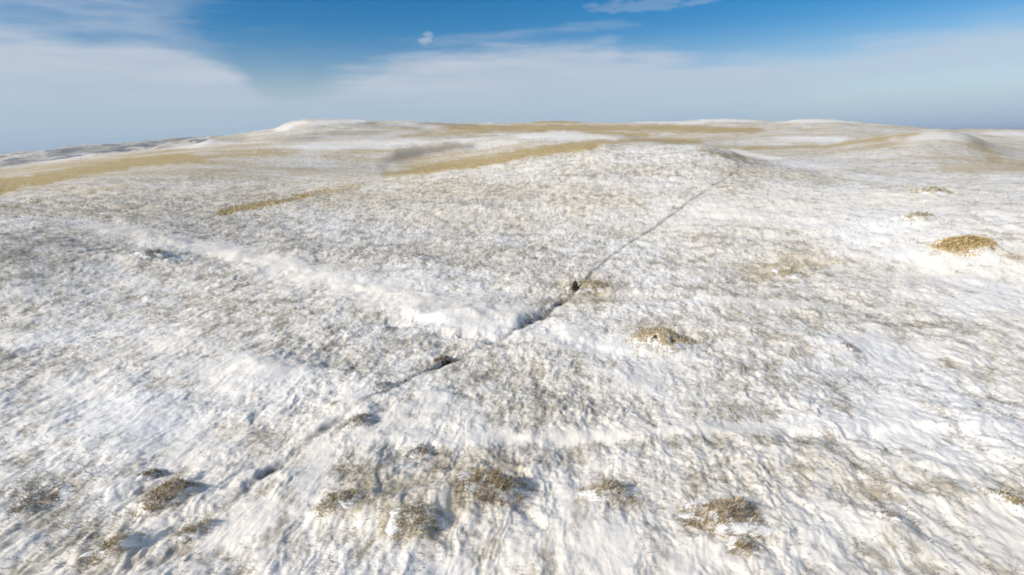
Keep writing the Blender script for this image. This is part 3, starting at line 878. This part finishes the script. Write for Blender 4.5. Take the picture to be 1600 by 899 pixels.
e_tan = earth_material('tan_litter', (0.24, 0.19, 0.11), (0.42, 0.35, 0.23), 0.75)
e_mound = earth_material('mound_earth', (0.34, 0.27, 0.15), (0.54, 0.45, 0.29), 0.12)
e_gold = earth_material('golden_litter', (0.46, 0.34, 0.14), (0.64, 0.50, 0.25), 0.45)
e_brown = earth_material('brown_litter', (0.22, 0.17, 0.11), (0.40, 0.32, 0.21), 0.6)
e_dark = earth_material('painted_burrow_shade', (0.02, 0.017, 0.012), (0.05, 0.04, 0.03), 0.0)  # near-black colour stands in for the shade inside the burrows

PAL = {'tan': (m_tan, e_tan), 'gold': (m_gold, e_gold), 'brown': (m_brown, e_brown), 'dark': (m_dark, e_brown)}


def thing(name, loc, label, cat, group=None):
    o = bpy.data.objects.new(name, None)
    o.empty_display_size = 0.3
    o.location = loc
    col.objects.link(o)
    o['label'], o['category'] = label, cat
    if group:
        o['group'] = group
    return o


def part(name, me, parent):
    o = bpy.data.objects.new(name, me)
    col.objects.link(o)
    o.parent = parent
    return o


def clump(name, px, py, wpx, kind, label, cat='grass clump', flat_=0.75, height=0.35, blades=420, frac=1.0, group='dry clumps standing out of the snow'):
    x, y = march(px, py)
    D = math.hypot(x, y)
    dist = math.hypot(D, CAM_H)
    rx = wpx / 2 / FPX * dist
    ry = rx * flat_
    cz = float(ground_z(x, y)[0])
    root = thing(name, (x, y, cz), label, cat, group)
    gm_, em = PAL[kind]
    az0 = math.atan2(x, y)
    part('litter_hummock', mound_mesh('litter_hummock', rx * .95, ry * .95, height * .5, em, px * .37, x, y, cz, -az0), root)
    nb = int(blades * (1.15 if kind != 'gold' else 1.6))
    r = rng.random(nb) ** 0.62 * 1.0 + np.abs(rng.normal(0, 0.30 if kind != 'gold' else .16, nb))
    th = rng.random(nb) * 2 * math.pi
    lx, ly = r * rx * np.cos(th), r * ry * np.sin(th)
    bx = lx * math.cos(-az0) - ly * math.sin(-az0)
    by = lx * math.sin(-az0) + ly * math.cos(-az0)
    dn = perlin(bx / (rx * .45) + px, by / (rx * .3), 9) + .6 * perlin(bx / (rx * .17) + px, by / (rx * .17), 10)
    k = dn > (-0.75 + 0.6 * r) + (0.0 if kind != 'gold' else -.5)
    bx, by, r = bx[k], by[k], r[k]
    nb = len(bx)
    bz = ground_z(bx + x, by + y) - cz + height * .45 * np.clip(1 - (r / .95) ** 1.7, 0, 1) - 0.02
    ln = height * rng.uniform(0.35, 1.0, nb) * np.clip(1.1 - 0.6 * r, .3, 1.1)
    ln *= 1.25
    wd = (0.008 + 0.0009 * D) * rng.uniform(0.7, 1.4, nb)
    out = rng.normal(STREAK + math.pi * .8, 0.8, nb)
    part('dry_stalks', blades_mesh('dry_stalks', bx, by, bz, ln, wd, out, rng.uniform(0.5, 1.35, nb), gm_), root)['kind'] = 'stuff'
    return root


CL = [
    # px, py, width px, kind, height, blades, label
    (1503, 388, 56, 'gold', .55, 2600, 'golden dry shrub patch standing alone on the white slope at the right'),
    (1455, 306, 44, 'tan', .8, 700, 'pale tan clump high on the right slope, farthest of the three stacked there'),
    (1434, 346, 32, 'tan', .7, 600, 'small tan clump with snow at its foot, above and left of the golden shrub'),
    (770, 768, 96, 'brown', .5, 2400, 'wide olive brown hummock of grass with a blue shadow on its right, lower centre'),
    (536, 800, 62, 'tan', .36, 1100, 'light brown tuft at the left end of the grassy rise in the lower centre'),
    (650, 824, 78, 'tan', .34, 1500, 'yellowish frosted clump at the front foot of the grassy rise, lower centre'),
    (952, 768, 84, 'tan', .34, 900, 'faint brown rim of grass over a snowy hollow right of the olive hummock'),
    (1128, 812, 108, 'brown', .42, 2200, 'long narrow brown ridge of grass tilting up to the right, bottom right of centre'),
    (1160, 862, 38, 'brown', .30, 500, 'small rusty tuft just below the long brown ridge of grass'),
    (262, 782, 66, 'brown', .46, 1500, 'dark brown clump with a long shadow to the right, lower left'),
    (238, 742, 34, 'dark', .30, 350, 'little dark tuft just above the dark brown clump at lower left'),
    (302, 830, 44, 'tan', .40, 600, 'pale pinkish tuft casting a slate blue streak, below the dark brown clump'),
    (178, 858, 56, 'tan', .36, 800, 'broad pinkish tan tuft at the lower left, nearest the corner'),
    (560, 668, 46, 'dark', .34, 600, 'grey brown tuft beside the trail above the grassy rise'),
    (655, 712, 52, 'dark', .26, 600, 'low brown grey tuft right of the trail, behind the grassy rise'),
    (242, 403, 34, 'dark', .60, 500, 'dark purplish tuft under the snow drift at the upper left'),
    (652, 406, 40, 'dark', .50, 500, 'small dark brown tuft on the slope left of the trail, upper middle'),
    (1325, 552, 22, 'dark', .45, 300, 'tiny black tuft at the right edge of the grey grassy patch, right of centre'),
    (1380, 818, 34, 'dark', .24, 300, 'small dark tuft alone in the snow at lower right'),
    (1570, 790, 54, 'tan', .26, 450, 'frosted tan tuft at the right border of the picture'),
    (1232, 428, 44, 'tan', .55, 700, 'loose olive tuft on the slope between the trail and the golden shrub'),
    (55, 785, 70, 'dark', .36, 800, 'dark slate tangle of grass in the hollow near the left border'),
    (845, 490, 44, 'dark', .34, 500, 'dark grey grass filling the dip where the trail crosses the drift'),
    (600, 606, 34, 'dark', .30, 350, 'narrow dark tuft beside the trail left of the round snow patch'),
]
for (px, py, w, kind, hgt, nb, lab) in CL:
    cat = 'shrub' if kind == 'gold' else 'grass clump'
    clump('shrub' if kind == 'gold' else 'grass_clump', px, py, w, kind, lab, cat, height=hgt, blades=nb,
          flat_=1.1 if py < 450 else 0.62)


# ------------------------------------------------------------------ burrows: a thrown-up mound with openings in its near side
def lump_mesh(name, r, hgt, seed):
    """a small steep heap of dark clods scraped out of a burrow"""
    nz, na = 9, 16
    V, F = [], []
    for i in range(nz + 1):
        f = i / nz
        for k in range(na):
            th = 2 * math.pi * k / na
            w = (1 - f ** 2.2) ** .6 if f < 1 else 0.02
            q = 1 + 0.22 * math.sin(3 * th + seed + 4 * f) + 0.14 * math.sin(7 * th - seed + 9 * f) + 0.12 * random.uniform(-1, 1)
            V.append((r * w * q * math.cos(th) + r * .35 * f, r * w * q * 0.9 * math.sin(th), hgt * (f + 0.03 * random.uniform(-1, 1))))
    for i in range(nz):
        for k in range(na):
            a0, a1 = i * na + k, i * na + (k + 1) % na
            F.append((a0, a1, a1 + na, a0 + na))
    F.append(tuple(nz * na + k for k in range(na)))
    me = bpy.data.meshes.new(name)
    me.from_pydata(V, [], F)
    me.materials.append(e_dark)
    return me


def burrow(px, py, wpx, holes, label, height, kind, flat_=0.8, lump=None):
    """holes: (x, y, radius) read off the photo; each is a pit dug into the near side of the mound, its lining coloured near-black for the shade inside"""
    x, y = march(px, py)
    dist = math.hypot(math.hypot(x, y), CAM_H)
    D = math.hypot(x, y)
    rx = wpx / 2 / FPX * dist
    cz = float(ground_z(x, y)[0])
    root = thing('burrow_mound', (x, y, cz), label, 'burrow', 'burrow mounds on the snowy slope')
    az0 = math.atan2(x, y)
    c_, s_ = math.cos(-az0), math.sin(-az0)
    pits = []
    for (hx, hy, hr) in holes:
        r_ = hr / FPX * dist
        dx = (hx - px) / FPX * dist
        dy = -(hy - py) / FPX * dist * (dist / CAM_H) * 0.7
        dx = max(-rx * .8, min(rx * .8, dx))
        dy = max(-rx * flat_ * .6, min(rx * flat_ * .5, dy))
        pits.append((dx, dy, r_))

    def top(lx, ly, pit=True):
        r = np.hypot(lx / rx, ly / (rx * flat_))
        th = np.arctan2(ly / (rx * flat_), lx / rx)
        r = r / (1 + 0.2 * np.sin(2 * th + px) + 0.12 * np.sin(5 * th + py) + 0.07 * np.sin(9 * th))
        wx, wy = lx * c_ - ly * s_, lx * s_ + ly * c_
        b = 0.2 * perlin(lx / (.4 * rx) + px, ly / (.4 * rx), 5) + 0.10 * perlin(lx / (.15 * rx) + px, ly / (.15 * rx), 6)
        z = ground_z(wx + x, wy + y) - cz + height * np.clip(1 - r ** 1.6, 0, 1) * (1 + b) - 0.06 * sstep(r, .9, 1.1)
        if pit:
            for (dx, dy, r_) in pits:
                q = np.hypot((lx - dx) / r_, (ly - dy) / (r_ * 1.5))
                z = z - min(height * .9, r_ * 2.0) * np.exp(-q ** 4 * .5) + 0.25 * r_ * np.exp(-((q - 1.5) / .35) ** 2)
        return z, r, wx, wy
    nr, na = 30, 72
    rr = np.repeat(np.linspace(0, 1.25, nr + 1), na)
    th = np.tile(np.linspace(0, 2 * math.pi, na, endpoint=False), nr + 1)
    lx, ly = rr * rx * np.cos(th), rr * rx * flat_ * np.sin(th)
    z, r, wx, wy = top(lx, ly)
    F = [(i * na + k, i * na + (k + 1) % na, (i + 1) * na + (k + 1) % na, (i + 1) * na + k) for i in range(nr) for k in range(na)]
    me = bpy.data.meshes.new('earth_mound')
    me.from_pydata(list(zip(wx.tolist(), wy.tolist(), z.tolist())), [], F)
    at = me.attributes.new('rim', 'FLOAT', 'POINT')
    at.data.foreach_set('value', np.clip(r * .72, 0, 1).astype(np.float32))
    for p in me.polygons:
        p.use_smooth = True
    me.materials.append(e_mound if kind == 'tan' else PAL[kind][1])
    part('earth_mound', me, root)
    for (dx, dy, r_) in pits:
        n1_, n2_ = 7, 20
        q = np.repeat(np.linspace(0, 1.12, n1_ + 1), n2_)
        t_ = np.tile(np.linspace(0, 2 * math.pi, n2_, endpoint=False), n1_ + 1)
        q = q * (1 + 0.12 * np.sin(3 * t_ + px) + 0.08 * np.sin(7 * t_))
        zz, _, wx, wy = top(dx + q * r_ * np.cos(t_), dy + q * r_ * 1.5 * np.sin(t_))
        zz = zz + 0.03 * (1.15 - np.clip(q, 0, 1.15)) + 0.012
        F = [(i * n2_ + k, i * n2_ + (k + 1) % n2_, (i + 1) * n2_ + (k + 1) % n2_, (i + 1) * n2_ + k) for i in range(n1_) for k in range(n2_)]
        me = bpy.data.meshes.new('opening_shade_lining')  # near-black sheet laid in the pit; its colour paints the hole's shade
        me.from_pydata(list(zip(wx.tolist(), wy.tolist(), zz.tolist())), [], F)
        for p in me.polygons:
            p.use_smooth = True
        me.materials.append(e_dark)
        part('opening_shade_lining', me, root)
    if lump:
        hx, hy, hw, hh = lump
        k_ = dist / FPX
        ox, oy = (hx - px) * k_, -(hy - py) * k_ * dist / CAM_H * .7
        me = lump_mesh('added_dark_lump', hw / 2 * k_, hh * k_, px)  # added dark lump, shaped to read as the entrance's dark spot
        z0, _, wx0, wy0 = top(np.array([ox]), np.array([oy]), False)
        h_ = part('added_dark_lump', me, root)
        h_.location = (float(wx0[0]), float(wy0[0]), float(z0[0]) - 0.04)
        h_.rotation_euler = (0, 0, -az0)
    nb = 2400 if wpx > 80 else 1300
    r = np.sqrt(rng.random(nb)) * 1.2
    t_ = rng.random(nb) * 2 * math.pi
    bx, by = r * rx * np.cos(t_), r * rx * flat_ * np.sin(t_)
    k = (by > -0.1 * rx) | (rng.random(nb) < .3)
    for (dx, dy, r_) in pits:
        k &= np.hypot(bx - dx, (by - dy) / 1.5) > r_ * 1.3
    bx, by = bx[k], by[k]
    nb = len(bx)
    bz, _, wx, wy = top(bx, by)
    part('dry_stalks', blades_mesh('dry_stalks', wx, wy, bz - .01, rng.uniform(.12, .36, nb), (0.012 + 0.0009 * D) * rng.uniform(.7, 1.4, nb),
                                   rng.normal(STREAK + math.pi, 1.0, nb), rng.uniform(.2, 1.2, nb), PAL[kind][0]), root)['kind'] = 'stuff'


burrow(1034, 536, 92, [(1024, 545, 3.6), (1051, 546, 3.9)], 'olive tan burrow mound with two small dark openings and snow at its foot', .34, 'tan')
burrow(918, 452, 62, [(898, 456, 6.5)], 'pinkish tan burrow mound with one black opening beside the trail, centre', .30, 'tan', lump=(898, 456, 9, 14))
burrow(696, 560, 26, [(700, 562, 5.5), (690, 566, 4.5)], 'small dark dug-out bank with black openings on the trail, left of centre', .22, 'brown', lump=(697, 564, 12, 9))

# ------------------------------------------------------------------ thin winter haze over the land
HB = 14500.0
def box(name, x0, x1, y0, y1, z0, z1):
    V = [(x, y, z) for z in (z0, z1) for (x, y) in ((x0, y0), (x1, y0), (x1, y1), (x0, y1))]
    F = [(3, 2, 1, 0), (4, 5, 6, 7), (0, 1, 5, 4), (1, 2, 6, 5), (2, 3, 7, 6), (3, 0, 4, 7)]
    me = bpy.data.meshes.new(name)
    me.from_pydata(V, [], F)
    o = bpy.data.objects.new(name, me)
    col.objects.link(o)
    return o
hz = box('haze', -17000, 17000, -17000, 17000, float(Z.min()) - 1.0, float(Z.max()) + 3.0)
hm = bpy.data.materials.new('thin_haze')
hm.use_nodes = True
ht = hm.node_tree
ht.nodes.clear()
pv = ht.nodes.new('ShaderNodeVolumePrincipled')
pv.inputs['Color'].default_value = (0.72, 0.82, 0.95, 1)
pv.inputs['Density'].default_value = 0.00011
pv.inputs['Anisotropy'].default_value = 0.2
ho = ht.nodes.new('ShaderNodeOutputMaterial')
ht.links.new(pv.outputs[0], ho.inputs['Volume'])
hz.data.materials.append(hm)
hz['kind'] = 'stuff'
hz['label'] = 'thin pale winter haze over the far hills'
hz['category'] = 'haze'
print('z range', Z.min(), Z.max())
